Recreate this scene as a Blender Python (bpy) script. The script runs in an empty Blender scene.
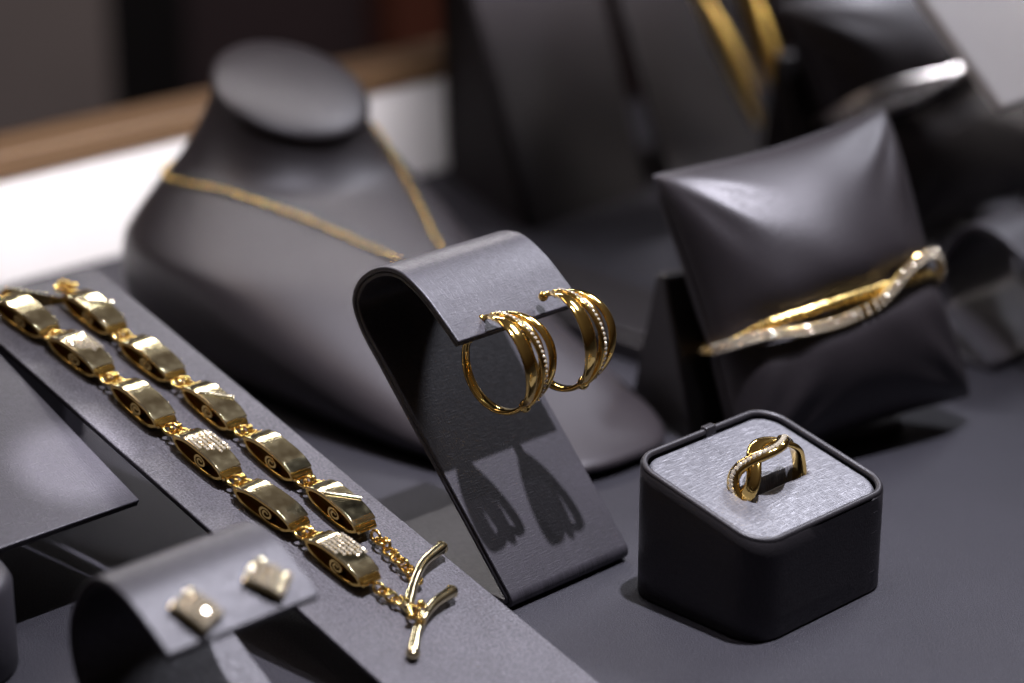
import bpy, bmesh, math, random
from mathutils import Vector, Matrix
from mathutils.bvhtree import BVHTree
R = math.radians
rnd = random.Random(7)
scn = bpy.context.scene
col = scn.collection
scn.unit_settings.system = 'METRIC'
scn.unit_settings.scale_length = 0.01            # one unit is one centimetre

# ---------------------------------------------------------------- materials
def new_mat(name):
    m = bpy.data.materials.new(name); m.use_nodes = True
    nt = m.node_tree; b = nt.nodes['Principled BSDF']
    return m, nt, b

def leather(name, dark, light, rough=(.42, .6), grain=60, bump=.25, cross=0.0, spec=.5, uv=False, sheen=0, coarse=2.0, dist=.02):
    m, nt, b = new_mat(name); N, L = nt.nodes, nt.links
    tc = N.new('ShaderNodeTexCoord'); out = tc.outputs['UV' if uv else 'Object']
    def noise(scale, sc=(1, 1, 1), det=3, rot=(0, 0, 0)):
        mp = N.new('ShaderNodeMapping'); mp.inputs['Scale'].default_value = sc; mp.inputs['Rotation'].default_value = rot
        n = N.new('ShaderNodeTexNoise'); n.inputs['Scale'].default_value = scale; n.inputs['Detail'].default_value = det
        L.new(out, mp.inputs[0]); L.new(mp.outputs[0], n.inputs['Vector']); return n.outputs['Fac']
    def math_(op, a, c):
        q = N.new('ShaderNodeMath'); q.operation = op
        for i, v in enumerate((a, c)):
            if hasattr(v, 'is_output'): L.new(v, q.inputs[i])
            else: q.inputs[i].default_value = v
        return q.outputs[0]
    if cross:
        h1 = noise(grain, (1, .14, 1), 2); h2 = noise(grain, (.14, 1, 1), 2)
        mx = math_('MAXIMUM', h1, h2)
        h = math_('ADD', math_('MULTIPLY', mx, cross), math_('MULTIPLY', noise(grain * .8, det=2), 1 - cross))
    else:
        h = noise(grain, det=4)
    big = noise(coarse, det=4)
    cr = N.new('ShaderNodeMapRange'); cr.inputs[1].default_value = .40; cr.inputs[2].default_value = .66
    L.new(h, cr.inputs[0])
    fac = math_('ADD', math_('MULTIPLY', cr.outputs[0], .65), math_('MULTIPLY', big, .35))
    mix = N.new('ShaderNodeMix'); mix.data_type = 'RGBA'
    mix.inputs['A'].default_value = (*dark, 1); mix.inputs['B'].default_value = (*light, 1)
    L.new(fac, mix.inputs['Factor']); L.new(mix.outputs['Result'], b.inputs['Base Color'])
    rr = N.new('ShaderNodeMapRange'); rr.inputs[3].default_value = rough[1]; rr.inputs[4].default_value = rough[0]
    L.new(fac, rr.inputs[0]); L.new(rr.outputs[0], b.inputs['Roughness'])
    b.inputs['Specular IOR Level'].default_value = spec; b.inputs['Specular Tint'].default_value = (.94, .91, 1, 1)
    bp = N.new('ShaderNodeBump'); bp.inputs['Strength'].default_value = bump; bp.inputs['Distance'].default_value = dist
    L.new(h, bp.inputs['Height']); L.new(bp.outputs[0], b.inputs['Normal'])
    if sheen: b.inputs['Sheen Weight'].default_value = sheen
    return m

def metal(name, colr, rough, bump=0.0, scale=8, var=.08):
    m, nt, b = new_mat(name); N, L = nt.nodes, nt.links
    b.inputs['Base Color'].default_value = (*colr, 1); b.inputs['Metallic'].default_value = 1
    tc = N.new('ShaderNodeTexCoord'); n = N.new('ShaderNodeTexNoise'); n.inputs['Scale'].default_value = scale; n.inputs['Detail'].default_value = 3
    L.new(tc.outputs['Object'], n.inputs['Vector'])
    mr = N.new('ShaderNodeMapRange'); mr.inputs[3].default_value = max(.02, rough - var); mr.inputs[4].default_value = rough + var
    L.new(n.outputs['Fac'], mr.inputs[0]); L.new(mr.outputs[0], b.inputs['Roughness'])
    if bump:
        bp = N.new('ShaderNodeBump'); bp.inputs['Strength'].default_value = bump; bp.inputs['Distance'].default_value = .05
        L.new(n.outputs['Fac'], bp.inputs['Height']); L.new(bp.outputs[0], b.inputs['Normal'])
    return m

def plain(name, colr, rough=.6, scale=3, var=.25, spec=.5, stretch=(1, 1, 1), coat=0):
    m, nt, b = new_mat(name); N, L = nt.nodes, nt.links
    tc = N.new('ShaderNodeTexCoord'); mp = N.new('ShaderNodeMapping'); mp.inputs['Scale'].default_value = stretch
    n = N.new('ShaderNodeTexNoise'); n.inputs['Scale'].default_value = scale; n.inputs['Detail'].default_value = 4
    L.new(tc.outputs['Object'], mp.inputs[0]); L.new(mp.outputs[0], n.inputs['Vector'])
    mix = N.new('ShaderNodeMix'); mix.data_type = 'RGBA'
    mix.inputs['A'].default_value = (*[c * (1 - var) for c in colr], 1); mix.inputs['B'].default_value = (*[min(1, c * (1 + var)) for c in colr], 1)
    L.new(n.outputs['Fac'], mix.inputs['Factor']); L.new(mix.outputs['Result'], b.inputs['Base Color'])
    b.inputs['Roughness'].default_value = rough; b.inputs['Specular IOR Level'].default_value = spec
    b.inputs['Coat Weight'].default_value = coat
    return m

M = {}
M['table'] = leather('table leatherette', (.005, .0047, .0068), (.024, .0225, .031), (.40, .66), 30, .9, .0, .34, coarse=.35, dist=.03)
M['strip'] = leather('woven grain leatherette', (.004, .0036, .005), (.046, .042, .053), (.28, .54), 32, .5, .75, .5, uv=True, coarse=.9)
M['ramp'] = leather('ramp leatherette', (.003, .0027, .0035), (.088, .081, .097), (.32, .64), 27, 1.0, .35, .42, uv=True, coarse=.8, dist=.03)
M['lining'] = leather('lining leatherette', (.004, .0036, .005), (.038, .034, .043), (.32, .60), 32, .5, .75, .45, uv=True, coarse=.9)
M['matte'] = leather('matte black leatherette', (.006, .005, .0055), (.012, .010, .011), (.7, .85), 18, .2, 0, .15)
M['smooth'] = leather('smooth satin leatherette', (.014, .0113, .0134), (.028, .0232, .0270), (.36, .50), 26, .30, 0, .42, coarse=1.2)
M['pillow'] = leather('soft leatherette', (.0085, .0066, .0082), (.0170, .0136, .0165), (.40, .52), 14, .4, 0, .5, coarse=1.0)
M['pad'] = leather('brushed satin pad', (.022, .022, .027), (.128, .126, .146), (.26, .48), 24, .9, .9, .65, uv=True, coarse=.7)
M['boxside'] = leather('ring block leatherette', (.007, .006, .007), (.018, .016, .019), (.34, .55), 30, .4, .6, .5, coarse=1.0)
M['gold_satin'] = metal('satin gold', (.92, .64, .20), .42, .4, 5, .06)
M['pale'] = leather('pale leatherette', (.50, .48, .50), (.60, .58, .60), (.4, .5), 20, .2, 0, .5)
M['black'] = leather('black leatherette', (.006, .005, .006), (.012, .010, .011), (.35, .5), 18, .2, 0, .5)
M['gold'] = metal('polished yellow gold', (.90, .63, .21), .10, .05, 6, .06)
M['gold_rich'] = metal('deep yellow gold', (.86, .58, .17), .15, .08, 9, .07)
M['gold_pale'] = metal('two tone pale gold', (.80, .71, .46), .13, .08, 4.5, .08)
M['gold_hammer'] = metal('hammered gold', (.90, .65, .24), .26, .6, 9, .08)
M['gold_dark'] = metal('dark gold shade', (.10, .062, .022), .42, .1, 9, .1)  # dark tone stands in for the shade inside the links
M['silver'] = metal('brushed silver', (.55, .52, .51), .30, .5, 8, .08)
M['wood'] = plain('brown wooden trim', (.125, .074, .040), .45, 2, .3, stretch=(1, .1, 2))
M['white'] = plain('white painted ledge', (.78, .76, .77), .4, .6, .04)
M['pillar'] = plain('grey beige plaster', (.27, .225, .215), .8, .15, .12)
M['cab'] = plain('black lacquer', (.008, .007, .008), .5, .2, .2)
M['backwall'] = plain('mauve grey wall', (.075, .050, .056), .8, .06, .35)
M['red'] = plain('rust red cloth', (.20, .06, .035), .8, .1, .3)
M['floor'] = plain('dark shop floor', (.05, .045, .045), .5, .05, .2)
M['slot'] = plain('dark foam', (.008, .008, .009), .8)
m, nt, b = new_mat('champagne stone'); M['stone_warm'] = m
b.inputs['Base Color'].default_value = (.90, .80, .66, 1); b.inputs['Roughness'].default_value = .08; b.inputs['Metallic'].default_value = .75
m, nt, b = new_mat('cut stone'); M['stone'] = m
b.inputs['Base Color'].default_value = (.86, .85, .88, 1); b.inputs['Roughness'].default_value = .03
b.inputs['Metallic'].default_value = .75; b.inputs['Specular IOR Level'].default_value = 1.0

# ---------------------------------------------------------------- helpers
def link(o, parent=None):
    col.objects.link(o)
    if parent is not None: o.parent = parent
    return o

def mesh(name, V, F, mat, parent=None, sharp=35, uvs=None, bevel=0, flat=False, loc=None):
    me = bpy.data.meshes.new(name); me.from_pydata([tuple(v) for v in V], [], F)
    me.validate()
    bm = bmesh.new(); bm.from_mesh(me); bmesh.ops.recalc_face_normals(bm, faces=bm.faces); bm.to_mesh(me); bm.free()
    if uvs is not None:
        ul = me.uv_layers.new(name='UVMap')
        for lp in me.loops: ul.data[lp.index].uv = uvs[lp.vertex_index]
    me.materials.append(mat)
    if not flat:
        me.shade_smooth()
        me.set_sharp_from_angle(angle=R(sharp))
    o = bpy.data.objects.new(name, me); link(o, parent)
    if bevel:
        md = o.modifiers.new('edge', 'BEVEL'); md.width = bevel; md.segments = 3; md.limit_method = 'ANGLE'; md.angle_limit = R(40)
        md.harden_normals = False
    if loc is not None: o.location = loc
    return o

def empty(name, loc=(0, 0, 0), rot=(0, 0, 0)):
    o = bpy.data.objects.new(name, None); o.location = loc; o.rotation_euler = rot; o.empty_display_size = .5
    return link(o)

def tag(o, label=None, cat=None, group=None, kind=None):
    if label: o['label'] = label
    if cat: o['category'] = cat
    if group: o['group'] = group
    if kind: o['kind'] = kind
    return o

def copy_tree(o, parent=None):
    c = o.copy(); col.objects.link(c)
    if parent is not None: c.parent = parent
    for ch in list(o.children): copy_tree(ch, c)
    return c

def box(x0, x1, y0, y1, z0, z1):
    V = [(x, y, z) for x in (x0, x1) for y in (y0, y1) for z in (z0, z1)]
    F = [(0, 1, 3, 2), (4, 6, 7, 5), (0, 4, 5, 1), (2, 3, 7, 6), (0, 2, 6, 4), (1, 5, 7, 3)]
    return V, F

def catmull(P, n=8, closed=False):
    P = [Vector(p) for p in P]; out = []
    m = len(P)
    for i in range(m if closed else m - 1):
        p0 = P[(i - 1) % m] if closed or i > 0 else P[0] * 2 - P[1]
        p1 = P[i]; p2 = P[(i + 1) % m]
        p3 = P[(i + 2) % m] if closed or i + 2 < m else P[-1] * 2 - P[-2]
        for k in range(n):
            t = k / n
            out.append(.5 * ((2 * p1) + (p2 - p0) * t + (2 * p0 - 5 * p1 + 4 * p2 - p3) * t * t + (3 * p1 - p0 - 3 * p2 + p3) * t ** 3))
    if not closed: out.append(P[-1])
    return out

def fillet(P, n=8):
    """polyline [(x,z,radius)] with rounded corners"""
    out = []
    for i, (x, z, r) in enumerate(P):
        p = Vector((x, z))
        if r <= 0 or i in (0, len(P) - 1): out.append(p); continue
        a = (Vector(P[i - 1][:2]) - p); b = (Vector(P[i + 1][:2]) - p)
        la, lb = a.length, b.length; a.normalize(); b.normalize()
        ang = a.angle(b); t = min(r / math.tan(ang / 2), la * .49, lb * .49)
        for k in range(n + 1):
            s = k / n
            out.append((p + a * t) * (1 - s) ** 2 + p * 2 * s * (1 - s) + (p + b * t) * s * s)
    return out

def strip(name, path, y0, y1, o0, o1, mat, parent, bevel=.03):
    """band: the path (x,z) offset to its left between o0 and o1, extruded from y0 to y1"""
    n = len(path); nor = []
    for i in range(n):
        d = (path[min(i + 1, n - 1)] - path[max(i - 1, 0)]).normalized(); nor.append(Vector((-d.y, d.x)))
    s = [0]
    for i in range(1, n): s.append(s[-1] + (path[i] - path[i - 1]).length)
    V, U, F = [], [], []
    for i in range(n):
        for (o, y) in ((o0, y0), (o0, y1), (o1, y1), (o1, y0)):
            p = path[i] + nor[i] * o; V.append((p.x, y, p.y)); U.append((s[i], y + o * 2))
    for i in range(n - 1):
        a, b = i * 4, i * 4 + 4
        for k in range(4): F.append((a + k, a + (k + 1) % 4, b + (k + 1) % 4, b + k))
    F += [(3, 2, 1, 0), (n * 4 - 4, n * 4 - 3, n * 4 - 2, n * 4 - 1)]
    return mesh(name, V, F, mat, parent, 40, U, bevel)

def frames(P, closed):
    n = len(P); T = []
    for i in range(n):
        a = P[(i + 1) % n] if closed or i < n - 1 else P[i]; b = P[(i - 1) % n] if closed or i > 0 else P[i]
        T.append((a - b).normalized())
    return T

def sweep(P, wa, ha, side, closed=False, seg=10, sq=2.0):
    """tube along P; half-width wa(i) along side(i), half-height ha(i) across; superellipse power sq"""
    n = len(P); T = frames(P, closed); V, F = [], []
    for i in range(n):
        s = Vector(side(i)); s = (s - T[i] * s.dot(T[i])).normalized(); h = T[i].cross(s)
        for k in range(seg):
            a = 2 * math.pi * k / seg; c, d = math.cos(a), math.sin(a)
            V.append(P[i] + s * wa(i) * math.copysign(abs(c) ** (2 / sq), c) + h * ha(i) * math.copysign(abs(d) ** (2 / sq), d))
    for i in range(n if closed else n - 1):
        j = (i + 1) % n
        for k in range(seg): F.append((i * seg + k, i * seg + (k + 1) % seg, j * seg + (k + 1) % seg, j * seg + k))
    if not closed: F += [tuple(range(seg - 1, -1, -1)), tuple((n - 1) * seg + k for k in range(seg))]
    return V, F

def merge(parts):
    V, F = [], []
    for v, f in parts:
        o = len(V); V += [Vector(p) for p in v]; F += [tuple(i + o for i in q) for q in f]
    return V, F

def xform(vf, mt): return [mt @ Vector(v) for v in vf[0]], vf[1]

def sphere(c, r, seg=10, rings=6, sc=(1, 1, 1)):
    V = [Vector(c) + Vector((0, 0, r * sc[2]))]; F = []
    for i in range(1, rings):
        a = math.pi * i / rings
        for k in range(seg):
            b = 2 * math.pi * k / seg
            V.append(Vector(c) + Vector((r * sc[0] * math.sin(a) * math.cos(b), r * sc[1] * math.sin(a) * math.sin(b), r * sc[2] * math.cos(a))))
    V.append(Vector(c) - Vector((0, 0, r * sc[2]))); e = len(V) - 1
    for k in range(seg): F.append((0, 1 + k, 1 + (k + 1) % seg)); F.append((e, e - seg + (k + 1) % seg, e - seg + k))
    for i in range(rings - 2):
        for k in range(seg):
            a = 1 + i * seg; F.append((a + k, a + seg + k, a + seg + (k + 1) % seg, a + (k + 1) % seg))
    return V, F

def torus(c, r, t, nrm=(0, 0, 1), seg=16, ts=8, oval=1.0, along=None):
    nrm = Vector(nrm).normalized(); a = Vector(along) if along is not None else nrm.orthogonal()
    a = (a - nrm * a.dot(nrm)).normalized(); b = nrm.cross(a)
    P = [Vector(c) + a * r * oval * math.cos(2 * math.pi * i / seg) + b * r * math.sin(2 * math.pi * i / seg) for i in range(seg)]
    return sweep(P, lambda i: t, lambda i: t, lambda i: nrm, True, ts)

def stone(c, r, up=(0, 0, 1)):
    """brilliant cut: flat table, crown facets, girdle"""
    up = Vector(up).normalized(); a = up.orthogonal().normalized(); b = up.cross(a); c = Vector(c); V = []; n = 8
    o = rnd.random() * .8
    for h, q in ((.45, .55), (.0, 1.0)):
        for k in range(n):
            t = 2 * math.pi * (k + (.5 if q < 1 else 0)) / n + o
            V.append(c + up * h * r + (a * math.cos(t) + b * math.sin(t)) * r * q)
    V.append(c - up * r * .8)
    F = [tuple(range(n))]
    for k in range(n):
        F += [(k, n + k, n + (k + 1) % n), (k, n + (k + 1) % n, (k + 1) % n), (n + k, 2 * n, n + (k + 1) % n)]
    return V, F

def loft(rings):
    V, F = [], []; n = len(rings[0])
    for r in rings: V += r
    for i in range(len(rings) - 1):
        for k in range(n): F.append((i * n + k, i * n + (k + 1) % n, (i + 1) * n + (k + 1) % n, (i + 1) * n + k))
    return V, F, n

# ---------------------------------------------------------------- camera
cam = bpy.data.cameras.new('camera'); co = link(bpy.data.objects.new('camera', cam))
co.location = (0, 0, 22); co.rotation_euler = (R(90 - 20.5), 0, R(46))
cam.lens = 36 * 2400 / 1024; cam.sensor_width = 36; cam.clip_start = 1; cam.clip_end = 2000
cam.dof.use_dof = True; cam.dof.focus_distance = 48.3
cam.dof.aperture_fstop = cam.lens * 1e-3 / 1.25          # aperture 1.25 units across
cam.dof.aperture_blades = 0
scn.camera = co

# ---------------------------------------------------------------- setting
V, F = box(-57, 6, -30, 110, -2, 0)
tag(mesh('table_top', V, F, M['table']), 'dark grey leatherette table top the displays stand on', 'table top', kind='structure')
V, F = box(-400, 60, -100, 400, -82, -80)
tag(mesh('floor', V, F, M['floor']), 'dark shop floor behind the display', 'floor', kind='structure')
V, F = box(-132, -130, -60, 260, -80, 60)
tag(mesh('back_wall', V, F, M['backwall']), 'dark mauve wall far behind the display', 'wall', kind='structure')

led = empty('rear_ledge', (-55.3, 40, 0))
tag(led, 'bright white ledge with a brown wooden trim behind the bust', 'ledge')
V, F = box(-1.6, 0, -40, 13, 0.004, 3.05); mesh('ledge_face', V, F, M['white'], led, bevel=.05)
V, F = box(-1.9, .12, -40, 13, 3.052, 3.8); mesh('wooden_trim', V, F, M['wood'], led, bevel=.08)

V, F = box(-126, -112, 50, 76.6, -80, 40)
tag(mesh('pillar', V, F, M['pillar'], bevel=.5), 'wide grey beige pillar far behind the white ledge', 'pillar')
V, F = box(-129, -118, 79.5, 86.5, -80, 40)
tag(mesh('tall_cabinet', V, F, M['cab'], bevel=.5), 'tall black cabinet far back beside the grey pillar', 'cabinet')
V, F = box(-129.9, -127, 111, 122, -80, 20)
tag(mesh('cloth_screen', V, F, M['red'], bevel=.5), 'rust red screen far back above the white ledge', 'screen')

# ---------------------------------------------------------------- curved earring stands
def stand_path(top, base_len, foot_r=.34):
    P = catmull([(x, z, 0) for x, z in top], 10)
    P = [Vector((p.x, p.y)) for p in P]
    tail = fillet([(P[-2].x, P[-2].y, 0), (P[-1].x, P[-1].y, foot_r), (P[-1].x - base_len, P[-1].y, 0)], 10)
    return P[:-2] + tail

def earring_stand(loc, top, width, base_len, label, group, mat='strip', th=.2):
    root = empty('earring_stand', loc); tag(root, label, 'earring stand', group)
    pth = stand_path(top, base_len)
    strip('outer_cover', pth, 0, width, 0, th * .52, M[mat], root, .028)
    strip('inner_lining', pth, .02, width - .02, th * .54, th, M['lining' if mat == 'strip' else mat], root, .028)
    return root
TALLP = [(-1.45, 5.41), (-1.95, 5.80), (-2.50, 6.18), (-3.18, 6.46), (-3.85, 6.38), (-4.45, 5.98), (-4.70, 5.44), (-4.46, 4.86), (-3.9, 4.24), (-3.25, 3.54), (-2.05, 2.25), (-1.0, 1.13), (-.14, .21)]
earring_stand((-31.18, 30.05, 0), TALLP, 3.46, 4.2, 'dark curled leatherette stand holding two crossover hoop earrings', 'curled earring stands')
LOWP = [(1.14, 3.0), (.62, 3.32), (-.15, 3.70), (-.93, 3.72), (-1.6, 3.10), (-1.9, 2.25), (-1.74, 1.35), (-1.2, .92), (-.58, .55), (-.05, .21)]
k = earring_stand((-30.9, 20.75, 0), LOWP, 3.3, 3.4, 'low curled stand in the blurred foreground with two square gold studs', 'curled earring stands')
k2 = copy_tree(k); k2.location = (-32.3, 48.0, 0)
k2['label'] = 'low curled stand at the right edge beside the cuff pillow, empty'

def stand_generic(name, loc, pts, width, label, cat, group, mat='strip', th=.2, foot=.34):
    root = empty(name, loc); tag(root, label, cat, group)
    P = [Vector((p.x, p.y)) for p in catmull([(x, z, 0) for x, z in pts], 10)]
    strip('outer_cover', P, 0, width, 0, th * .52, M[mat], root, .028)
    strip('inner_lining', P, .02, width - .02, th * .54, th, M['lining' if mat in ('strip', 'ramp') else mat], root, .028)
    return root
# bracelet ramp (local x = 0 at u = -28)
SL = -.27376
RAMP = [(.25, .002), (-1.0, .342), (-4, 1.163), (-8, 2.258), (-12, 3.353), (-14.6, 4.065), (-15.4, 4.27), (-16.1, 4.36), (-16.75, 4.05), (-16.95, 3.3), (-16.9, 1.5), (-16.9, .02)]
stand_generic('bracelet_ramp', (-28, 25.55, 0), RAMP, 3.65, 'long grey sloping ramp with a gold link bracelet doubled along it', 'display ramp', 'sloping ramps', 'ramp', .16)
# lower ramp at the far left
R2 = [(0, 2.0), (-1.7, 2.63), (-3.5, 3.30), (-5.5, 4.05), (-6.6, 4.42), (-7.4, 4.4), (-7.9, 3.9), (-7.95, 3.0), (-7.9, 1.5), (-7.9, .02)]
stand_generic('bracelet_ramp', (-37.14, 21.9, 0), R2, 3.5, 'short empty grey ramp at the left edge, its front lip raised off the table', 'display ramp', 'sloping ramps', 'strip', .16)
# tall stand at the back holding leaf drop earrings
R3 = [(2.6, 9.3), (1.2, 10.1), (-.6, 10.5), (-2.6, 10.3), (-3.9, 9.2), (-4.1, 8.0), (-3.4, 6.5), (-2.3, 4.0), (-1.0, 1.2), (-.55, .35), (-.9, .08), (-4.5, .01)]
stand_generic('earring_stand', (-48.2, 53.9, .02), R3, 5.2, 'tall dark curled stand at the back behind the long gold leaf earrings', 'earring stand', 'curled earring stands', 'matte', .22)
# pale sloping panel on its own post, top right corner
pn = empty('sloping_panel', (-33.85, 50, 0)); tag(pn, 'pale grey sloping display panel in the top right corner, blurred and empty', 'display panel')
strip('panel_board', [Vector((0, 6.22)), Vector((-1.5, 7.57)), Vector((-3.1, 9.01)), Vector((-5.2, 10.9))], 0, 5, 0, .3, M['pale'], pn, .1)
V, F = box(-1.0, -.3, 2.7, 4.6, .004, 6.4); mesh('post', V, F, M['black'], pn, 40, bevel=.1)
rc = empty('ring_cone', (-40.4, 61.0, .004), (0, R(-41), 0)); tag(rc, 'small pale ring cone leaning beside the rear pillow at the right edge', 'ring cone')
rings = []
for r, z in ((.40, 0), (.46, .06), (.42, .8), (.36, 1.7), (.30, 2.4), (.22, 2.75), (.10, 2.9), (.01, 2.93)):
    rings.append([(r * math.cos(2 * math.pi * k / 32) , r * math.sin(2 * math.pi * k / 32), z) for k in range(32)])
V, F, n = loft(rings)
mesh('cone_body', V, F + [tuple(range(n - 1, -1, -1))], M['pale'], rc, 50)

# ---------------------------------------------------------------- crossover hoop earrings
def hoop(label, loc, rz, tilt=0):
    root = empty('hoop_earring', loc, (tilt, 0, rz)); tag(root, label, 'earring', 'gold crossover hoop earrings')
    rx, rz_ = .93, .99
    # angle runs clockwise from the post at the top (112 deg) over the front, the bottom, to the back (-190)
    def arc(a): return Vector((rx * math.cos(a), 0, rz_ * math.sin(a)))
    A0, A1, A2 = R(108), R(-48), R(-212)
    n = 60
    for nm, off, off2, hw, hh, dr, mt in (('gold_strand', -.33, -.33, .165, .05, .0, 'gold'), ('gold_strand', .45, .42, .095, .05, 0, 'gold'), ('gold_strand', .30, .02, .085, .045, -.05, 'gold_rich'), ('pave_strand', -.12, .20, .08, .05, .03, 'gold')):
        P = []; wv = []
        for i in range(n + 1):
            t = i / n; a = A0 + (A1 - A0) * t; e = math.sin(math.pi * min(1, t)) ** .75
            p = arc(a) * (1 + dr + .07 * math.sin(math.pi * t))
            p.y = (off + (off2 - off) * t) * e; P.append(p); wv.append(.55 + .6 * e)
        V, F = sweep(P, lambda i: hw * wv[i], lambda i: hh, lambda i: (0, 1, 0), False, 14, 2.6)
        s = mesh(nm, V, F, M[mt], root, 50)
        if nm == 'pave_strand':
            ps = []
            for k in range(26):
                i = 4 + k * 2; p = P[i]; out = Vector((p.x, 0, p.z)).normalized()
                ps.append(stone(p + out * .052, .043, out + Vector((rnd.uniform(-.25, .25), rnd.uniform(-.25, .25), rnd.uniform(-.25, .25)))))
            V, F = merge(ps); mesh('pave_stones', V, F, M['stone_warm'], s, flat=True)
    P = []; w = []
    for i in range(n + 1):
        t = i / n; a = A1 + R(8) + (A2 - A1 - R(8)) * t
        p = arc(a); P.append(p); w.append(.15 - .07 * t)
    V, F = sweep(P, lambda i: w[i], lambda i: .06, lambda i: (0, 1, 0), False, 12, 3)
    mesh('hoop_band', V, F, M['gold'], root, 50)
    # end collar where strands meet
    p = arc(A1); V, F = sphere(p, .115, 12, 8, (1, 1.3, 1.3)); mesh('joining_collar', V, F, M['gold'], root)
    # hinge and post
    h = arc(R(-196)); V, F = merge([sweep([h + Vector((0, -.1, 0)), h + Vector((0, .1, 0))], lambda i: .06, lambda i: .06, lambda i: (0, 0, 1), False, 12)])
    mesh('hinge', V, F, M['gold_rich'], root)
    q = arc(A0)
    P = [q + Vector((.05, 0, .0)), q + Vector((-.12, 0, -.03)), q + Vector((-.26, 0, -.12))]
    V, F = merge([sweep(P, lambda i: .055, lambda i: .055, lambda i: (0, 1, 0), False, 10), sphere(P[-1], .105, 12, 8)])
    mesh('post', V, F, M['gold_rich'], root)
    return root
hoop('left gold crossover hoop hanging from the lip of the dark curled stand', (-32.40, 31.0, 4.75), R(8), R(-2))
hoop('right gold crossover hoop hanging from the lip of the dark curled stand', (-32.12, 32.42, 4.95), R(6), R(-5))

# square studs on the low stand
def stud(label, loc, rz, roll=0):
    nrm = Vector((.481, 0, .876)); root = empty('stud_earring', loc); tag(root, label, 'earring', 'square gold studs')
    root.rotation_euler = (0, math.atan2(.481, .876), 0)
    Z = Matrix.Rotation(rz, 4, 'Z')
    n = 10; V, F = [], []
    for i in range(n + 1):
        for j in range(n + 1):
            x, y = (i / n - .5) * .78, (j / n - .5) * .62
            V.append(Z @ Vector((x, y, .14 + .05 * math.sin(math.pi * i / n) - .04 * (j / n) + (.0 if 0 < i < n and 0 < j < n else -.06))))
    m_ = (n + 1) ** 2
    for i in range(n):
        for j in range(n): a = i * (n + 1) + j; F.append((a, a + 1, a + n + 2, a + n + 1))
    edge = [i * (n + 1) for i in range(n + 1)] + [n * (n + 1) + j for j in range(1, n + 1)] + [i * (n + 1) + n for i in range(n - 1, -1, -1)] + [j for j in range(n - 1, 0, -1)]
    for e in edge: p = V[e].copy(); p.x *= .86; p.y *= .86; p.z = .015; V.append(p)
    L_ = len(edge)
    for q in range(L_): F.append((edge[q], edge[(q + 1) % L_], m_ + (q + 1) % L_, m_ + q))
    F.append(tuple(m_ + q for q in range(L_)))
    mesh('stud_body', V, F, M['gold_pale'], root, 40)
    ps = []
    for i in range(1, 10, 2):
        for j in range(1, 10, 2):
            ps.append(stone(V[i * (n + 1) + j] + Vector((0, 0, .02)), .07, (rnd.uniform(-.5, .5), rnd.uniform(-.5, .5), 1)))
    V2, F2 = merge(ps); mesh('pave_stones', V2, F2, M['stone_warm'], root, flat=True)
    V2, F2 = sphere((-.36, .1, .1), .09, 10, 6); mesh('side_bead', V2, F2, M['gold_pale'], root)
    return root
stud('square gold stud near the front corner of the low foreground stand', (-30.2, 21.65, 3.30), R(20))
stud('square gold stud farther along the low foreground stand, with a bright sparkle', (-30.26, 23.25, 3.32), R(35))

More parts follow.
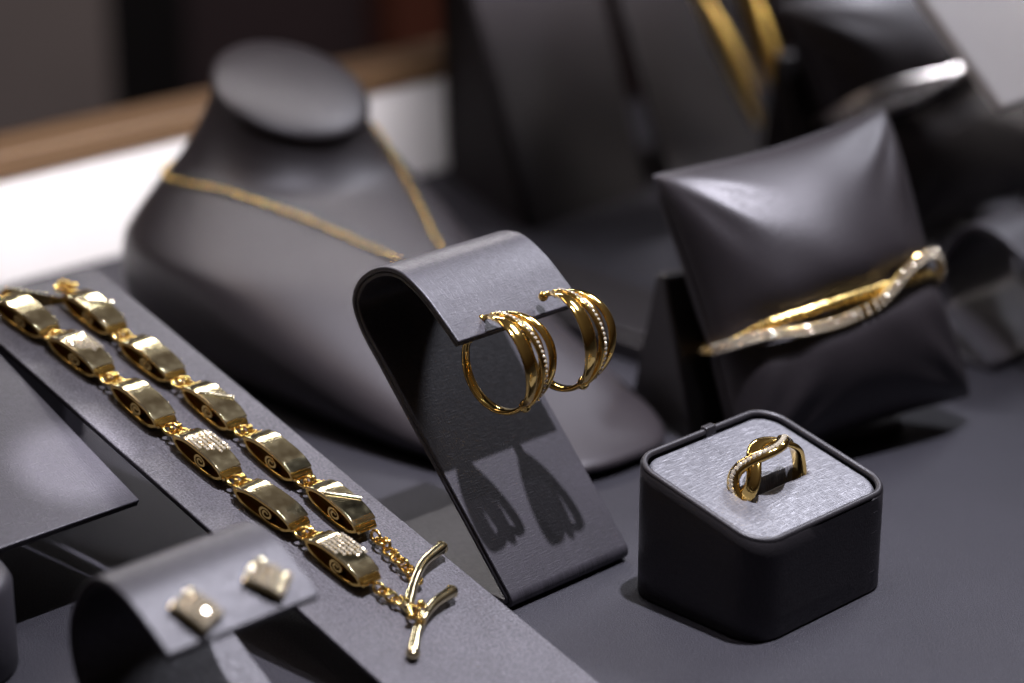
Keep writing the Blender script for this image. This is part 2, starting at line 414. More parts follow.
# ---------------------------------------------------------------- gold link bracelet
SA = math.atan(.27376)
ZN = Vector((math.sin(SA), 0, math.cos(SA))); XD = Vector((math.cos(SA), 0, -math.sin(SA)))
def ramp_z(u): return .0685 + SL * (u + 28)
brace = empty('link_bracelet', (-36, 27.4, ramp_z(-36)), (0, SA, 0))
tag(brace, 'long gold bracelet of boxy scrolled links doubled along the grey ramp', 'bracelet')
BI = (Matrix.Translation(brace.location) @ Matrix.Rotation(SA, 4, 'Y')).inverted()
def on_ramp(u, v, h=0):
    return BI @ (Vector((u, v, ramp_z(u))) + ZN * h)
LL, LW = .82, .54
def lens(sign, x, t=0):
    e = 1 - abs(x) ** 2.8
    return .245 + (.20 * e ** .75 if sign > 0 else -.235 * e ** .7) - sign * t
def link_piece(style, loc, rz, extra=None, body_mat='gold_rich'):
    n = 18
    xs = [-math.cos(math.pi * i / n) for i in range(n + 1)]
    o_ = [(x * LL, lens(1, x) if abs(x) < 1 else .245) for x in xs] + [(x * LL, lens(-1, x)) for x in xs[-2:0:-1]]
    i_ = [(x * LL * .89, .245 + (z - .245) * .68) for x, z in [(xs[i], lens(1, xs[i]) if 0 < i < n else .245) for i in range(n + 1)] + [(x, lens(-1, x)) for x in xs[-2:0:-1]]]
    m_ = len(o_); V, F = [], []
    for y in (0, LW):
        for (x, z) in o_: V.append((x, y, z + .01))
        for (x, z) in i_: V.append((x, y, z + .01))
    for k in range(m_):
        j = (k + 1) % m_
        F += [(k, j, 2 * m_ + j, 2 * m_ + k), (m_ + j, m_ + k, 3 * m_ + k, 3 * m_ + j), (j, k, m_ + k, m_ + j), (2 * m_ + k, 2 * m_ + j, 3 * m_ + j, 3 * m_ + k)]
    lk = mesh('link', V, F, M[body_mat], brace, 40, bevel=.012)
    lk.location = loc; lk.rotation_euler = (0, 0, rz)
    if extra is not None: lk.rotation_euler = extra
    # top plate
    V, F = [], []; nn = 20
    for i in range(nn + 1):
        x = -.90 + 1.80 * i / nn; zt = lens(1, min(.97, abs(x))) + .012
        for y in (-.015, LW + .015):
            for dz in (0, .045): V.append((x * LL, y, zt + dz))
    for i in range(nn):
        a, b = i * 4, i * 4 + 4
        F += [(a + 1, a + 3, b + 3, b + 1), (a, b, b + 2, a + 2), (a, a + 1, b + 1, b), (a + 2, b + 2, b + 3, a + 3)]
    F += [(0, 2, 3, 1), (nn * 4, nn * 4 + 1, nn * 4 + 3, nn * 4 + 2)]
    mesh('top_plate', V, F, M['gold_pale'], lk, 40, bevel=.014)
    # end rolls
    for s in (-1, 1):
        V, F = sweep([Vector((s * LL * .99, .05, .25)), Vector((s * LL * .99, LW - .05, .25))], lambda i: .06, lambda i: .06, lambda i: (0, 0, 1), False, 10)
        mesh('end_roll', V, F, M['gold'], lk, 50)
    # scroll inside the side opening, in front of a plate coloured dark as shade
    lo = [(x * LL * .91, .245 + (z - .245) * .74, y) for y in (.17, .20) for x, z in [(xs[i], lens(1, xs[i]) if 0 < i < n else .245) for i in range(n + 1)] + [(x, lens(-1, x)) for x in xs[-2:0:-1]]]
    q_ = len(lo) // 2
    mesh('shade_plate', [(a, y, z + .01) for a, z, y in lo], [tuple(range(q_)), tuple(range(2 * q_ - 1, q_ - 1, -1))] + [(k, (k + 1) % q_, q_ + (k + 1) % q_, q_ + k) for k in range(q_)], M['gold_dark'], lk, 40)
    P = []
    for i in range(46):
        t = i / 45; a = R(20) + t * R(620); r = .03 + .115 * t
        P.append(Vector((.10 + 1.35 * r * math.cos(a), .085, .225 + r * math.sin(a))))
    V, F = sweep(P, lambda i: .085, lambda i: .030, lambda i: (0, 1, 0), False, 8, 5)
    mesh('scroll', V, F, M['gold'], lk, 50)
    ztop = lambda x: lens(1, min(.97, abs(x))) + .060
    if style == 'pave':
        ps = []
        for i in range(9):
            for j in range(6):
                x = -.54 + .105 * (i + .5 * (j % 2)); y = .05 + .105 * j
                if x < .12 + .55 * (y / LW) - .1:
                    ps.append(stone((x * LL, y, ztop(x) - .004), .046, (rnd.uniform(-.4, .4), rnd.uniform(-.4, .4), 1)))
        V, F = merge(ps); mesh('pave_stones', V, F, M['stone_warm'], lk, flat=True)
    if style == 'ridge':
        P = [Vector(((-.35 + .62 * t) * LL, .02 + .56 * t, ztop(-.35 + .62 * t) + .005)) for t in [i / 8 for i in range(9)]]
        V, F = sweep(P, lambda i: .05, lambda i: .035, lambda i: (1, -.6, 0), False, 8)
        rg = mesh('diagonal_ridge', V, F, M['gold_pale'], lk, 50)
        ps = [stone(P[0].lerp(P[-1], (q + .5) / 11) + Vector((0, 0, .03 + .0)), .036, (rnd.uniform(-.3, .3), rnd.uniform(-.3, .3), 1)) for q in range(11)]
        V, F = merge(ps); mesh('pave_stones', V, F, M['stone_warm'], lk, flat=True)
    return lk
def connector(loc, rz):
    T = Matrix.Translation(loc) @ Matrix.Rotation(rz, 4, 'Z')
    parts = []
    for x, y, r, nn in ((-.10, -.09, .10, (.3, 0, 1)), (.10, -.09, .10, (-.4, .3, 1)), (-.1, .11, .10, (.2, -.3, 1)), (.10, .11, .10, (-.3, -.2, 1)), (0, 0, .10, (0, 1, .15))):
        parts.append(torus((x, y, .2 + (.06 if nn[1] == 1 else 0)), r, .036, nn, 14, 7, 1.1))
    parts += [sphere((0, -.09, .27), .065, 8, 6), sphere((0, .11, .28), .065, 8, 6), sphere((-.17, .0, .24), .055, 8, 6), sphere((.17, .0, .24), .055, 8, 6)]
    V, F = merge([xform(p, T) for p in parts])
    mesh('connector', V, F, M['gold'], brace, 60)
left = [(-42.55, 26.15, 'plain'), (-40.85, 26.36, 'pave'), (-38.80, 26.45, 'plain'), (-36.76, 26.53, 'pave'), (-34.78, 26.62, 'plain'), (-32.82, 26.78, 'pave')]
right = [(-42.05, 27.56, 'ridge'), (-40.04, 27.62, 'plain'), (-38.06, 27.73, 'ridge'), (-36.06, 27.80, 'plain'), (-34.13, 27.84, 'ridge')]
for run in (left, right):
    prev = None
    for i, (u, v, st) in enumerate(run):
        p = on_ramp(u, v); jit = R(rnd.uniform(-2.5, 2.5))
        if i + 1 < len(run): q = on_ramp(run[i + 1][0], run[i + 1][1]); ang = math.atan2(q.y - p.y, q.x - p.x)
        lk = link_piece(st, p, ang + jit)
        if prev is not None:
            a, b_ = prev, p; connector(((a + b_) / 2) + Vector((0, LW / 2, 0)), ang)
        prev = p
# the link that turns over the top of the ramp
p = on_ramp(-43.55, 27.35, .02)
link_piece('plain', p, 0, (R(-62), R(-14), R(-112)))
connector(on_ramp(-43.05, 27.75, .12), R(40))
# end chains
def chain(P, r, t, nm, parent, mat):
    parts = []
    for i, p in enumerate(P):
        d = (P[min(i + 1, len(P) - 1)] - P[max(i - 1, 0)]).normalized()
        nrm = (Vector((0, 0, 1)) if i % 2 else d.cross(Vector((0, 0, 1)))) + Vector((rnd.uniform(-.25, .25), rnd.uniform(-.25, .25), .25))
        parts.append(torus(p, r, t, nrm, 14, 7, 1.25, d))
    V, F = merge(parts); return mesh(nm, V, F, M[mat], parent, 60)
def lerp_pts(a, b, n, sag=0):
    return [a.lerp(b, i / (n - 1)) + Vector((0, rnd.uniform(-.03, .03), rnd.uniform(-.02, .05))) for i in range(n)]
ca = lerp_pts(on_ramp(-33.12, 28.18, .17), on_ramp(-31.72, 28.02, .14), 10); chain(ca, .105, .036, 'end_chain', brace, 'gold')
cb = lerp_pts(on_ramp(-31.86, 27.12, .17), on_ramp(-31.02, 27.36, .14), 7); chain(cb, .105, .036, 'end_chain', brace, 'gold')
def toggle(pts, r):
    P = [Vector((p.x, p.y, p.z)) for p in catmull(pts, 6)]; n = len(P) - 1
    a = sweep(P, lambda i: r * (.85 + .3 * abs(i / n - .5) * 2), lambda i: r * (.85 + .3 * abs(i / n - .5) * 2), lambda i: (0, 0, 1), False, 12, 2.5)
    parts = [a]
    for e, f in ((0, 1), (n, n - 1)):
        d = (P[e] - P[f]).normalized()
        parts.append(torus(P[e], r * 1.05, r * .35, d, 14, 7)); parts.append(sphere(P[e] + d * .03, r * 1.05, 10, 6))
    V, F = merge(parts); mesh('toggle_bar', V, F, M['gold_pale'], brace, 50)
toggle([on_ramp(-31.22, 27.33, .13), on_ramp(-31.62, 27.83, .19), on_ramp(-31.98, 28.4, .24), on_ramp(-32.16, 29.05, .26)], .105)
toggle([on_ramp(-30.15, 26.5, .13), on_ramp(-30.62, 27.05, .17), on_ramp(-30.95, 27.7, .2), on_ramp(-31.07, 28.32, .22)], .105)
V, F = merge([torus(on_ramp(-31.0, 27.3, .2), .12, .04, (.3, .2, 1), 16, 8), torus(on_ramp(-30.75, 27.22, .22), .1, .04, (0, 1, .4), 16, 8), torus(on_ramp(-30.6, 27.05, .3), .11, .04, (1, .3, .2), 16, 8),
              sphere(on_ramp(-31.05, 27.5, .25), .09), sphere(on_ramp(-30.9, 27.1, .22), .08)])
mesh('clasp_ring', V, F, M['gold'], brace, 60)

# ---------------------------------------------------------------- ring block and ring
blk = empty('ring_block', (-28.45, 34.50, 0)); tag(blk, 'small dark slanted block with silvery padded top holding the gold ring', 'ring block')
HX, HY, RC = 1.78, 2.12, .66
def rrect(hx, hy, rc, n=10):
    out = []
    for cx, cy, a0 in ((hx - rc, hy - rc, 0), (-hx + rc, hy - rc, 90), (-hx + rc, -hy + rc, 180), (hx - rc, -hy + rc, 270)):
        for k in range(n + 1):
            a = R(a0 + 90 * k / n); out.append((cx + rc * math.cos(a), cy + rc * math.sin(a)))
    # refine straight sides
    res = []
    for i in range(len(out)):
        a, b_ = out[i], out[(i + 1) % len(out)]; d = math.hypot(b_[0] - a[0], b_[1] - a[1]); m_ = max(1, int(d / .15))
        for k in range(m_): res.append((a[0] + (b_[0] - a[0]) * k / m_, a[1] + (b_[1] - a[1]) * k / m_))
    return res
def ztop_blk(x): return 2.54 - .222 * x
rings = []
for s, f in ((-.05, 0.004), (0, .055), (0, .25), (0, .45), (0, .65), (0, .85), (0, .985), (-.03, 1.0)):
    rings.append([(x, y, f if f < .06 else .05 + (ztop_blk(x) - .05) * ((f - .05) / .95 if f < 1 else 1)) for x, y in rrect(HX + s, HY + s, RC)])
V, F, n = loft(rings); F.append(tuple(range(n - 1, -1, -1)))
mesh('block_body', V, F, M['boxside'], blk, 60)
# rolled rim, with its overlapping seam at the back
P = [Vector((x, y, ztop_blk(x) - .01)) for x, y in rrect(HX - .085, HY - .085, RC - .08)]
V, F = sweep(P, lambda i: .07, lambda i: .07, lambda i: (.2, 0, 1), True, 12)
rim = mesh('rolled_rim', V, F, M['boxside'], blk, 60)
V, F = box(-HX - .01, -HX + .17, .1, .42, ztop_blk(-HX) - .16, ztop_blk(-HX) + .085)
mesh('rim_seam', V, F, M['boxside'], rim, 40, bevel=.04)
# padded top with a slit
G = 120; V, U, F = [], [], []
bx, by = HX - .15, HY - .15
for i in range(G + 1):
    for j in range(G + 1):
        a, b_ = i / G * 2 - 1, j / G * 2 - 1
        x, y = a * bx, b_ * by
        # pull the corners in onto the rounded outline
        ex, ey = abs(x) - (bx - RC + .1), abs(y) - (by - RC + .1); rc = RC - .1
        if ex > 0 and ey > 0:
            m_ = max(ex, ey) / rc; d = math.hypot(ex, ey); sc = m_ * rc / d
            x = math.copysign(bx - rc + ex * sc, x); y = math.copysign(by - rc + ey * sc, y)
        e = 1 - max(abs(a), abs(b_))
        z = ztop_blk(x) - .055 - .10 * max(0, 1 - e / .05) ** 2 + .05 * math.sin(math.pi * (a + 1) / 2) * math.sin(math.pi * (b_ + 1) / 2)
        sx, sy = abs(x - .27), abs(y + .04)
        k1 = min(1, max(0, (.20 - sx) / .13)); k2_ = min(1, max(0, (1.04 - sy) / .14))
        z -= .5 * (k1 * k1 * (3 - 2 * k1)) * (k2_ * k2_ * (3 - 2 * k2_))
        V.append((x, y, z)); U.append((x, y))
for i in range(G):
    for j in range(G): a = i * (G + 1) + j; F.append((a, a + 1, a + G + 2, a + G + 1))
mesh('padded_top', V, F, M['pad'], blk, 70, U)

ring = empty('crossover_ring', (-28.18, 34.46, 2.40)); tag(ring, 'gold crossover ring with a pave strand, standing in the silvery ring block', 'ring')
n = 120; rr = .89
def strand(sgn, t0, t1, w, h, dr, wig):
    P = []
    for i in range(n + 1):
        a = R(t0 + (t1 - t0) * i / n)
        off = sgn * wig * math.sin(3 * (a - R(130))) * math.exp(-((a - R(122)) / R(78)) ** 4)
        P.append(Vector((off, (rr + dr) * math.cos(a), (rr + dr) * math.sin(a))))
    return P, sweep(P, lambda i: w, lambda i: h, lambda i: (1, 0, 0), False, 12, 2.5)
P, (V, F) = strand(1, -90, 270, .17, .07, 0, .21); mesh('gold_strand', V, F, M['gold'], ring, 50)
P, (V, F) = strand(-1, 50, 200, .14, .085, .05, .26); s = mesh('pave_strand', V, F, M['gold'], ring, 50)
ps = []
for i in range(2, n - 1, 4):
    p = P[i]; out = Vector((0, p.y, p.z)).normalized(); ps.append(stone(p + out * .078, .064, out + Vector((rnd.uniform(-.2, .2), rnd.uniform(-.2, .2), rnd.uniform(-.2, .2)))))
V, F = merge(ps); mesh('pave_stones', V, F, M['stone_warm'], s, flat=True)

# ---------------------------------------------------------------- necklace bust and chain
BV = 37.8
bust = empty('necklace_bust', (-43, BV, 0)); tag(bust, 'dark grey necklace bust with a flat oval neck top, wearing a thin chain', 'necklace bust', 'necklace busts')
SL_ = [(0.004, -35.2, -50.2, 3.0, 0, 3.0), (.10, -34.6, -50.6, 3.4, 0, 3.0), (.45, -34.4, -50.9, 3.8, 0, 3.2), (1.0, -36.1, -51, 4.1, 0, 3.0), (2.0, -38.9, -51, 4.3, 0, 2.7),
       (3.0, -41.4, -50.8, 4.2, 0, 2.4), (3.7, -43.0, -50.6, 3.7, 2, 2.2), (4.3, -44.1, -50.3, 3.05, 6, 2.1), (4.9, -44.8, -49.95, 2.55, 13, 2), (5.5, -45.2, -49.6, 2.22, 19, 2), (6.0, -45.4, -49.45, 2.08, 23, 2), (6.25, -45.45, -49.4, 2.0, 25, 2)]
flat_ = catmull([Vector(s) for s in SL_], 5); rings = []
for z, uf, ub, hw, tl, sq in flat_:
    uc, hl = (uf + ub) / 2, (uf - ub) / 2; rg = []
    for k in range(72):
        a = 2 * math.pi * k / 72; c, d = math.cos(a), math.sin(a)
        x = hl * math.copysign(abs(c) ** (2 / sq), c); y = hw * math.copysign(abs(d) ** (2 / sq), d)
        g = max(0, min(1, (4.6 - z) / 1.6)); y *= 1 - .16 * g - .32 * g * max(0, x / hl) ** 2 if y > 0 else 1 + .07 * g
        y -= .42 * g
        rg.append((uc + x * math.cos(R(tl)) + 43, y, z - x * math.sin(R(tl))))
    rings.append(rg)
V, F, n = loft(rings); F += [tuple(range(n - 1, -1, -1)), tuple(len(V) - n + k for k in range(n))]
mesh('bust_body', V, F, M['smooth'], bust, 60)
bvh = BVHTree.FromPolygons([Vector(v) for v in V], F)
rings = []
for r, z in ((1.5, -.06), (1.86, -.02), (2.04, .04), (2.12, .13), (2.11, .22), (2.03, .31), (1.8, .39), (1.2, .46), (.5, .49), (.02, .50)):
    rings.append([(r * math.cos(2 * math.pi * k / 64), r * math.sin(2 * math.pi * k / 64), z) for k in range(64)])
V, F, n = loft(rings)
cp = mesh('neck_top', V, F, M['smooth'], bust, 60); cp.location = (-47.45 + 43, 0, 6.18); cp.rotation_euler = (0, R(25), 0)
B0 = Vector((43, -BV, 0))
ctl = [(-50.3, 37.8, 4.5), (-50.2, 36.0, 4.2), (-48.7, 34.9, 4.2), (-46.5, 35.2, 4.0), (-44.0, 36.0, 3.6), (-42.0, 36.75, 3.1), (-40.7, 37.25, 2.65), (-40.4, 37.4, 2.55), (-40.8, 37.6, 2.7), (-42.6, 38.4, 3.4), (-44.4, 39.3, 4.1), (-46.2, 39.9, 4.7), (-48.0, 40.0, 5.0), (-49.8, 39.2, 4.8), (-50.3, 37.8, 4.5)]
P = []
for p in catmull([Vector(c) for c in ctl], 24)[:-1]:
    q, nr, _, _ = bvh.find_nearest(p + B0); P.append(q + nr * .07 - B0)
dense = [P[0]]
tot = 0; keep = []
step = .074; acc = 0
for i in range(len(P)):
    a, b_ = P[i], P[(i + 1) % len(P)]; d = (b_ - a).length
    while acc < d: keep.append(a.lerp(b_, acc / d)); acc += step
    acc -= d
nk = empty('chain_necklace', (-43, BV, 5)); tag(nk, 'thin gold chain necklace draped round the dark bust neck', 'necklace')
IN = Vector((43, -BV, -5)); parts = []
for i, p in enumerate(keep):
    d = (keep[(i + 1) % len(keep)] - keep[i - 1]).normalized(); q, nr, _, _ = bvh.find_nearest(p + B0)
    nn = (nr + d.cross(nr) * (1.0 if i % 2 else -1.0)); parts.append(torus(p + IN, .038, .018, nn, 12, 6, 1.3, d))
V, F = merge(parts); mesh('fine_chain', V, F, M['gold'], nk, 60)

# ---------------------------------------------------------------- pillows with bangles
def pillow(loc, yaw, lean, roll, W, H, T, name_label, group):
    root = empty('display_pillow', loc, (R(90) - lean, 0, yaw)); root.rotation_euler = (Matrix.Rotation(yaw, 3, 'Z') @ Matrix.Rotation(R(90) - lean, 3, 'X') @ Matrix.Rotation(roll, 3, 'Z')).to_euler(); tag(root, name_label, 'display pillow', group)
    n = 56; V, F = [], []
    def pt(a, b_, s):
        rd = 1 - .03 * (abs(a) * abs(b_)) ** 5
        x = W / 2 * a * (1 - .09 * (1 - b_ * b_)) * rd; y = H / 2 * b_ * (1 - .075 * (1 - a * a)) * rd
        f = max(0, (1 - a ** 4) * (1 - b_ ** 4)) ** .45 * (.62 + .38 * max(0, (1 - a * a) * (1 - b_ * b_)))
        z = T * f * (1 - .17 * math.exp(-((b_ + .12) / .13) ** 2))
        # puckers running into the corners and short creases off the pressed-in line
        for ca_, cb_ in ((-1, 1), (1, 1), (-1, -1), (1, -1)):
            dx, dy = a - ca_, b_ - cb_; d = math.hypot(dx, dy); th = math.atan2(dy, dx)
            z += .07 * math.sin(th * 13 + 2 * ca_ + cb_ + s) * math.exp(-((d - .42) / .3) ** 2) * f
        z += .075 * math.sin(11 * a + 5 * b_ + s) * math.exp(-((b_ + .12) / .35) ** 2) * abs(a) ** .5 * f
        z += .06 * math.sin(5 * a + 3 * b_ + 1) * math.sin(4 * b_ - 2 * a + s) * f
        return Vector((x, y, s * z))
    idx = {}
    for s in (1, -1):
        for i in range(n + 1):
            for j in range(n + 1):
                if s < 0 and (i in (0, n) or j in (0, n)): idx[(s, i, j)] = idx[(1, i, j)]; continue
                # denser towards the border
                a = math.sin((i / n - .5) * math.pi); b_ = math.sin((j / n - .5) * math.pi)
                idx[(s, i, j)] = len(V); V.append(pt(a, b_, s))
        for i in range(n):
            for j in range(n): F.append((idx[(s, i, j)], idx[(s, i + 1, j)], idx[(s, i + 1, j + 1)], idx[(s, i, j + 1)]))
    mesh('cushion', V, F, M['pillow'], root, 75)
    b_ = [pt(math.sin(t), -1, 1) for t in [(-.5 + k / 40) * math.pi for k in range(41)]]
    loop = b_ + [pt(1, math.sin((-.5 + k / 40) * math.pi), 1) for k in range(1, 41)] + [pt(math.sin((.5 - k / 40) * math.pi), 1, 1) for k in range(1, 41)] + [pt(-1, math.sin((.5 - k / 40) * math.pi), 1) for k in range(1, 40)]
    V, F = sweep(loop, lambda i: .045, lambda i: .045, lambda i: (0, 0, 1), True, 8); mesh('piped_seam', V, F, M['pillow'], root, 60)
    return root
def bangle(prow, W, T, yc, style, label):
    root = empty('cuff_bangle'); root.matrix_basis = Matrix.Identity(4)
    root.location = prow.location; root.rotation_euler = prow.rotation_euler
    n = 160
    def wave(t, amp, ph):          # t runs 0 (right) .. 1 (left) across the front
        if isinstance(amp, (list, tuple)):
            k = min(len(amp) - 2, int(t * (len(amp) - 1))); u = t * (len(amp) - 1) - k
            q = [amp[max(0, min(len(amp) - 1, k + d))] for d in (-1, 0, 1, 2)]
            return .5 * (2 * q[1] + (q[2] - q[0]) * u + (2 * q[0] - 5 * q[1] + 4 * q[2] - q[3]) * u * u + (3 * q[1] - q[0] - 3 * q[2] + q[3]) * u ** 3)
        return amp * math.sin(2 * math.pi * t * 1.0 + ph)
    def path(amp, ph, dr):
        P = []
        for i in range(n):
            a = 2 * math.pi * i / n; t = a / math.pi
            fr = 1 if a <= math.pi else 0
            c, d = math.cos(a), math.sin(a)
            x = (W + dr) * math.copysign(abs(c) ** .8, c); z = (T + dr) * math.copysign(abs(d) ** .9, d)
            y = yc + (wave(t, amp, ph) if fr else 0)
            P.append(Vector((x, y, z)))
        return P
    if style == 'gold':
        P = path((0, .0, .16, .20, .25, .25, .22, .05, 0), 0, 0); V, F = sweep(P, lambda i: .12, lambda i: .07, lambda i: (0, 1, 0), True, 12); mesh('plain_band', V, F, M['gold_hammer'], root, 60)
        P = path((-.12, .30, .62, .46, -.12, -.15, .02, .02, 0), 0, .10); wv = lambda i: .115 + .05 * math.exp(-((i / n - .2) / .15) ** 2)
        V, F = sweep(P, wv, lambda i: .09, lambda i: (0, 1, 0), True, 12); s = mesh('pave_band', V, F, M['gold'], root, 60)
        ps = []
        T_ = frames(P, True)
        for i in range(3, n // 2 - 2, 1):
            h = Vector((P[i].x / (W * W), 0, P[i].z / (T * T))).normalized()
            sd = T_[i].cross(h).normalized()
            for q in (-.085, 0, .085): ps.append(stone(P[i] + h * .092 + sd * q, .048, h + Vector((rnd.uniform(-.3, .3), rnd.uniform(-.3, .3), rnd.uniform(-.3, .3)))))
        V, F = merge(ps); mesh('pave_stones', V, F, M['stone_warm'], s, flat=True)
    else:
        P = path((0, .10, -.1, -.2, -.05, .15, .2, .1, 0), .4, 0); V, F = sweep(P, lambda i: .17, lambda i: .09, lambda i: (0, 1, 0), True, 12); mesh('plain_band', V, F, M['silver'], root, 60)
        P = path((0, .32, .42, .25, -.12, -.32, -.25, -.08, 0), .2, .08); V, F = sweep(P, lambda i: .14, lambda i: .09, lambda i: (0, 1, 0), True, 12); s = mesh('twisted_band', V, F, M['silver'], root, 60)
        ps = []
        for i in range(10, n // 2 - 8, 4):
            h = Vector((P[i].x / (W * W), 0, P[i].z / (T * T))).normalized()
            ps.append(sphere(P[i] + h * .10 + Vector((0, rnd.uniform(-.05, .08), 0)), rnd.uniform(.13, .19), 9, 7))
        for V, F in ps: mesh('large_stone', V, F, M['stone'], s, flat=True)
    tag(root, label, 'bangle', 'bangles on pillows')
    return root
p1 = pillow((-33.15, 41.85, 3.55), R(90 - 20), R(24), R(8), 6.55, 7.3, 2.05, 'dark leatherette pillow in the open, wearing the wavy gold bangle', 'display pillows')
bangle(p1, 3.0, 1.84, -.62, 'gold', 'wavy gold bangle with a pave strand round the nearer dark pillow')
p2 = pillow((-41.4, 57.2, 3.9), R(90 - 24), R(24), R(14), 7.6, 8.2, 1.9, 'dark blurred pillow behind the nearer one, wearing the silver bangle', 'display pillows')
bangle(p2, 3.45, 1.9, .35, 'silver', 'blurred silver bangle with big sparkling stones round the rear pillow')

# easels behind the pillows
def easel(loc, yaw, w, h, lean, label):
    root = empty('pillow_easel', loc, (0, 0, yaw)); tag(root, label, 'pillow easel', 'pillow easels')
    t = math.tan(lean); V = []
    for y in (-w / 2, w / 2): V += [(0, y, .004), (-h * t, y, h), (-h * t - .35, y, h), (-h * t - 1.6, y, .004)]
    F = [(0, 1, 2, 3), (7, 6, 5, 4), (0, 4, 5, 1), (1, 5, 6, 2), (2, 6, 7, 3), (3, 7, 4, 0)]
    mesh('easel_block', V, F, M['black'], root, 40, bevel=.08)
    V, F = box(.0, 1.3, -w / 2, w / 2, .004, .28); mesh('front_ledge', V, F, M['black'], root, 40, bevel=.06)
    return root
easel((-33.5, 41.4, 0), R(-20), 5.0, 3.7, R(24), 'black wedge easel propping up the nearer dark pillow')
easel((-41.5, 55.9, 0), R(-24), 5.6, 5.0, R(24), 'black wedge easel propping up the rear dark pillow')

# ---------------------------------------------------------------- tall black pedestal, low tray, round block
ped = empty('tall_pedestal', (-51.5, 50.5, 0)); tag(ped, 'tall black pedestal leaning back in the shadows behind the earring stand', 'pedestal')
quad = [(-48.5, 47.55), (-49.1, 53.6), (-55.0, 53.6), (-54.9, 50.0)]
rings = []
for z, k_ in ((.004, 0), (.12, .0), (3, .0), (6, .0), (9, 0), (9.15, .0)):
    rg = []
    for i in range(4):
        p0, p1_, p2_ = Vector(quad[i - 1]), Vector(quad[i]), Vector(quad[(i + 1) % 4])
        rd = .55 if z not in (.004, 9.15) else .75
        a = p1_ + (p0 - p1_).normalized() * rd; c = p1_ + (p2_ - p1_).normalized() * rd
        for q in range(9):
            t = q / 8; p = a * (1 - t) ** 2 + p1_ * 2 * t * (1 - t) + c * t * t
            rg.append((p.x + 51.5 - .36 * z * (1 if i in (0, 1) else .12), p.y - 50.5, z))
    rings.append(rg)
V, F, n = loft(rings); F += [tuple(range(n - 1, -1, -1)), tuple(len(V) - n + k for k in range(n))]
mesh('pedestal_body', V, F, M['matte'], ped, 40)
V, F = box(-49.15 + 51.5, -48.55 + 51.5, -2.2, 2.6, .02, .5); 

tr = empty('low_tray', (-41.6, 43.6, 0)); tag(tr, 'low black tray lying between the bust and the pillow', 'tray')
V, F = box(-5.2, 5.2, -1.6, 1.6, .004, .55); mesh('tray_base', V, F, M['black'], tr, 40, bevel=.08)
V, F = box(-5.0, 5.0, -1.4, 1.4, .552, .72); mesh('tray_pad', V, F, M['black'], tr, 40, bevel=.06)

rb = empty('round_block', (-36.9, 20.6, 0)); tag(rb, 'round dark block cut off by the left edge of the photo', 'display block')
rings = []
for r, z in ((1.25, .004), (1.35, .1), (1.35, 1.8), (1.25, 1.98), (1.0, 2.05), (.02, 2.06)):
    rings.append([(r * math.cos(2 * math.pi * k / 48), r * math.sin(2 * math.pi * k / 48), z) for k in range(48)])
V, F, n = loft(rings); F.append(tuple(range(n - 1, -1, -1))); mesh('block_body', V, F, M['strip'], rb, 50)

# ---------------------------------------------------------------- leaf drop earrings on the tall stand
def leaf(top, bot, label):
    t0, t1 = Vector(top), Vector(bot); root = empty('leaf_earring', t0); tag(root, label, 'earring', 'long gold leaf earrings')
    n = 40; P = []; d = t1 - t0; side = Vector((.3, 1, 0)).normalized(); out = d.cross(side).normalized()
    if out.x < 0: out = -out
    for i in range(n + 1):
        t = i / n; P.append(d * t + out * .45 * math.sin(math.pi * t))
    w = lambda i: .05 + .29 * math.sin(math.pi * min(1, i / n)) ** .8
    V, F = sweep(P, w, lambda i: .10, lambda i: side, False, 12); mesh('leaf_body', V, F, M['gold_satin'], root, 60)
    Q = [p + out * .1 + side * .1 * math.sin(3 * math.pi * i / n) for i, p in enumerate(P)]
    V, F = sweep(Q, lambda i: .06 + .03 * math.sin(math.pi * i / n), lambda i: .07, lambda i: side, False, 10); mesh('centre_rib', V, F, M['gold'], root, 60)
    ps = [sphere(Q[i] + out * .07 + side * rnd.uniform(-.08, .08), rnd.uniform(.07, .12), 8, 6) for i in range(3, n - 2, 3)]
    for V, F in ps: mesh('faceted_bead', V, F, M['gold'], root, flat=True)  # beads added along the leaf to catch glints
    V, F = merge([torus((0, 0, .12), .14, .04, side, 14, 7)]); mesh('hook', V, F, M['gold'], root, 60)
leaf((-48.2, 53.6, 7.3), (-47.7, 56.95, 1.75), 'left long gold leaf earring hanging in front of the tall rear stand')
leaf((-48.2, 55.85, 7.3), (-47.7, 58.1, 1.9), 'right long gold leaf earring hanging in front of the tall rear stand')

# ---------------------------------------------------------------- light
def aim(o, target):
    o.rotation_euler = (Vector(target) - o.location).to_track_quat('-Z', 'Y').to_euler()
def spot(loc, target, power, size, angle, colr=(1, 1, 1), blend=.4):
    l = bpy.data.lights.new('unseen_spot', 'SPOT'); l.energy = power; l.shadow_soft_size = size; l.spot_size = R(angle); l.spot_blend = blend; l.color = colr
    o = link(bpy.data.objects.new('unseen_spot', l)); o.location = loc; aim(o, target); return o
def area(loc, target, power, sx, sy, colr=(1, 1, 1)):
    l = bpy.data.lights.new('unseen_area_light', 'AREA'); l.shape = 'RECTANGLE'; l.size = sx; l.size_y = sy; l.energy = power; l.color = colr
    o = link(bpy.data.objects.new('unseen_area_light', l)); o.location = loc; aim(o, target); return o
spot((-25.5, 36.5, 50), (-30.0, 33.4, 2), 320000, .6, 44, (.94, .94, 1), .95)
spot((-33, 29, 50), (-34, 32, 2), 22000, .6, 50, (.95, .95, 1), .5)  # weaker second spot, added to double the shadow edges
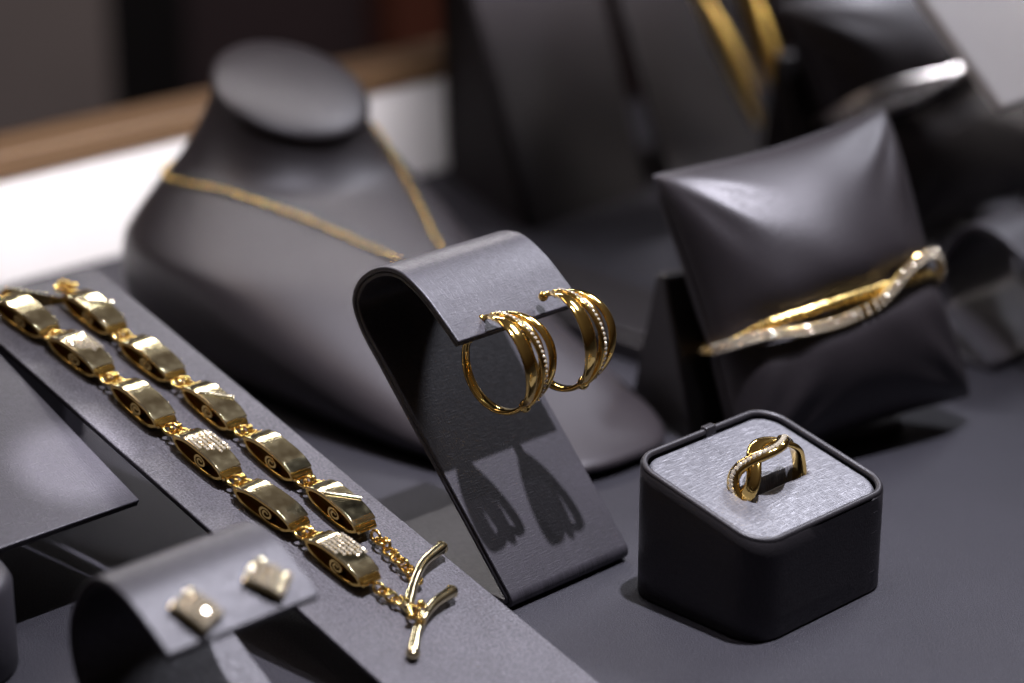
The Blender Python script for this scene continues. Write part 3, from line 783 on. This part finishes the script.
area((-38, 78, 46), (-34, 34, 2), 19000, 20, 4, (.90, .92, 1))
area((-60, 20, 40), (-40, 32, 2), 2600, 20, 6, (1, .76, .60))  # unseen warm fill, added to tint the shaded sides brown
added_light = area((-49.6, 30, 9.2), (-55.3, 30, 1.4), 3300, 56, 1.2, (1, .95, .97)); added_light.data.spread = R(95)  # light out of view, added to whiten the ledge face
added_light = area((-51, 36, 14.5), (-40, 30, 2), 1700, 24, .5, (1, .96, .93)); added_light.data.spread = R(140)  # narrow unseen light, added to draw bright bands on the gold links
spot((-46, 80, 44), (-41, 59.5, 4), 130000, .7, 22, (.95, .94, 1), .6)  # unseen spot, added to lift the rear pillow and its bangle
spot((-40, 52, 42), (-47.2, 56.8, 4), 70000, .6, 13, (1, .95, .88), .5)  # narrow unseen spot, added to brighten the leaf earrings
added_light = area((-18, 98, 26), (-46, 58.5, 4), 1100, 14, 4, (1, .93, .85)); added_light.data.spread = R(32)  # side light out of view, added so the leaf earrings gleam
spot((-32, 27, 40), (-38.6, 24.75, 2.5), 230000, .4, 3.6, (.96, .95, 1), .2)  # tight unseen beam, added for the lit patch on the left ramp
area((-85, 95, 30), (-125, 90, -15), 6500, 30, 30, (1, .93, .93))  # added stand-in for room light, raises the far background

w = bpy.data.worlds.new('World'); scn.world = w; w.use_nodes = True
nt = w.node_tree; bg = nt.nodes['Background']
tc = nt.nodes.new('ShaderNodeTexCoord'); sp = nt.nodes.new('ShaderNodeSeparateXYZ'); nt.links.new(tc.outputs['Generated'], sp.inputs[0])
ra = nt.nodes.new('ShaderNodeValToRGB'); nt.links.new(sp.outputs['Z'], ra.inputs[0])
ra.color_ramp.elements[0].position = .0; ra.color_ramp.elements[0].color = (.035, .022, .016, 1)
ra.color_ramp.elements[1].position = .8; ra.color_ramp.elements[1].color = (.22, .175, .15, 1)
nt.links.new(ra.outputs[0], bg.inputs[0]); bg.inputs[1].default_value = .42

scn.view_settings.view_transform = 'Standard'; scn.view_settings.look = 'None'; scn.view_settings.exposure = -.15; scn.view_settings.gamma = 1
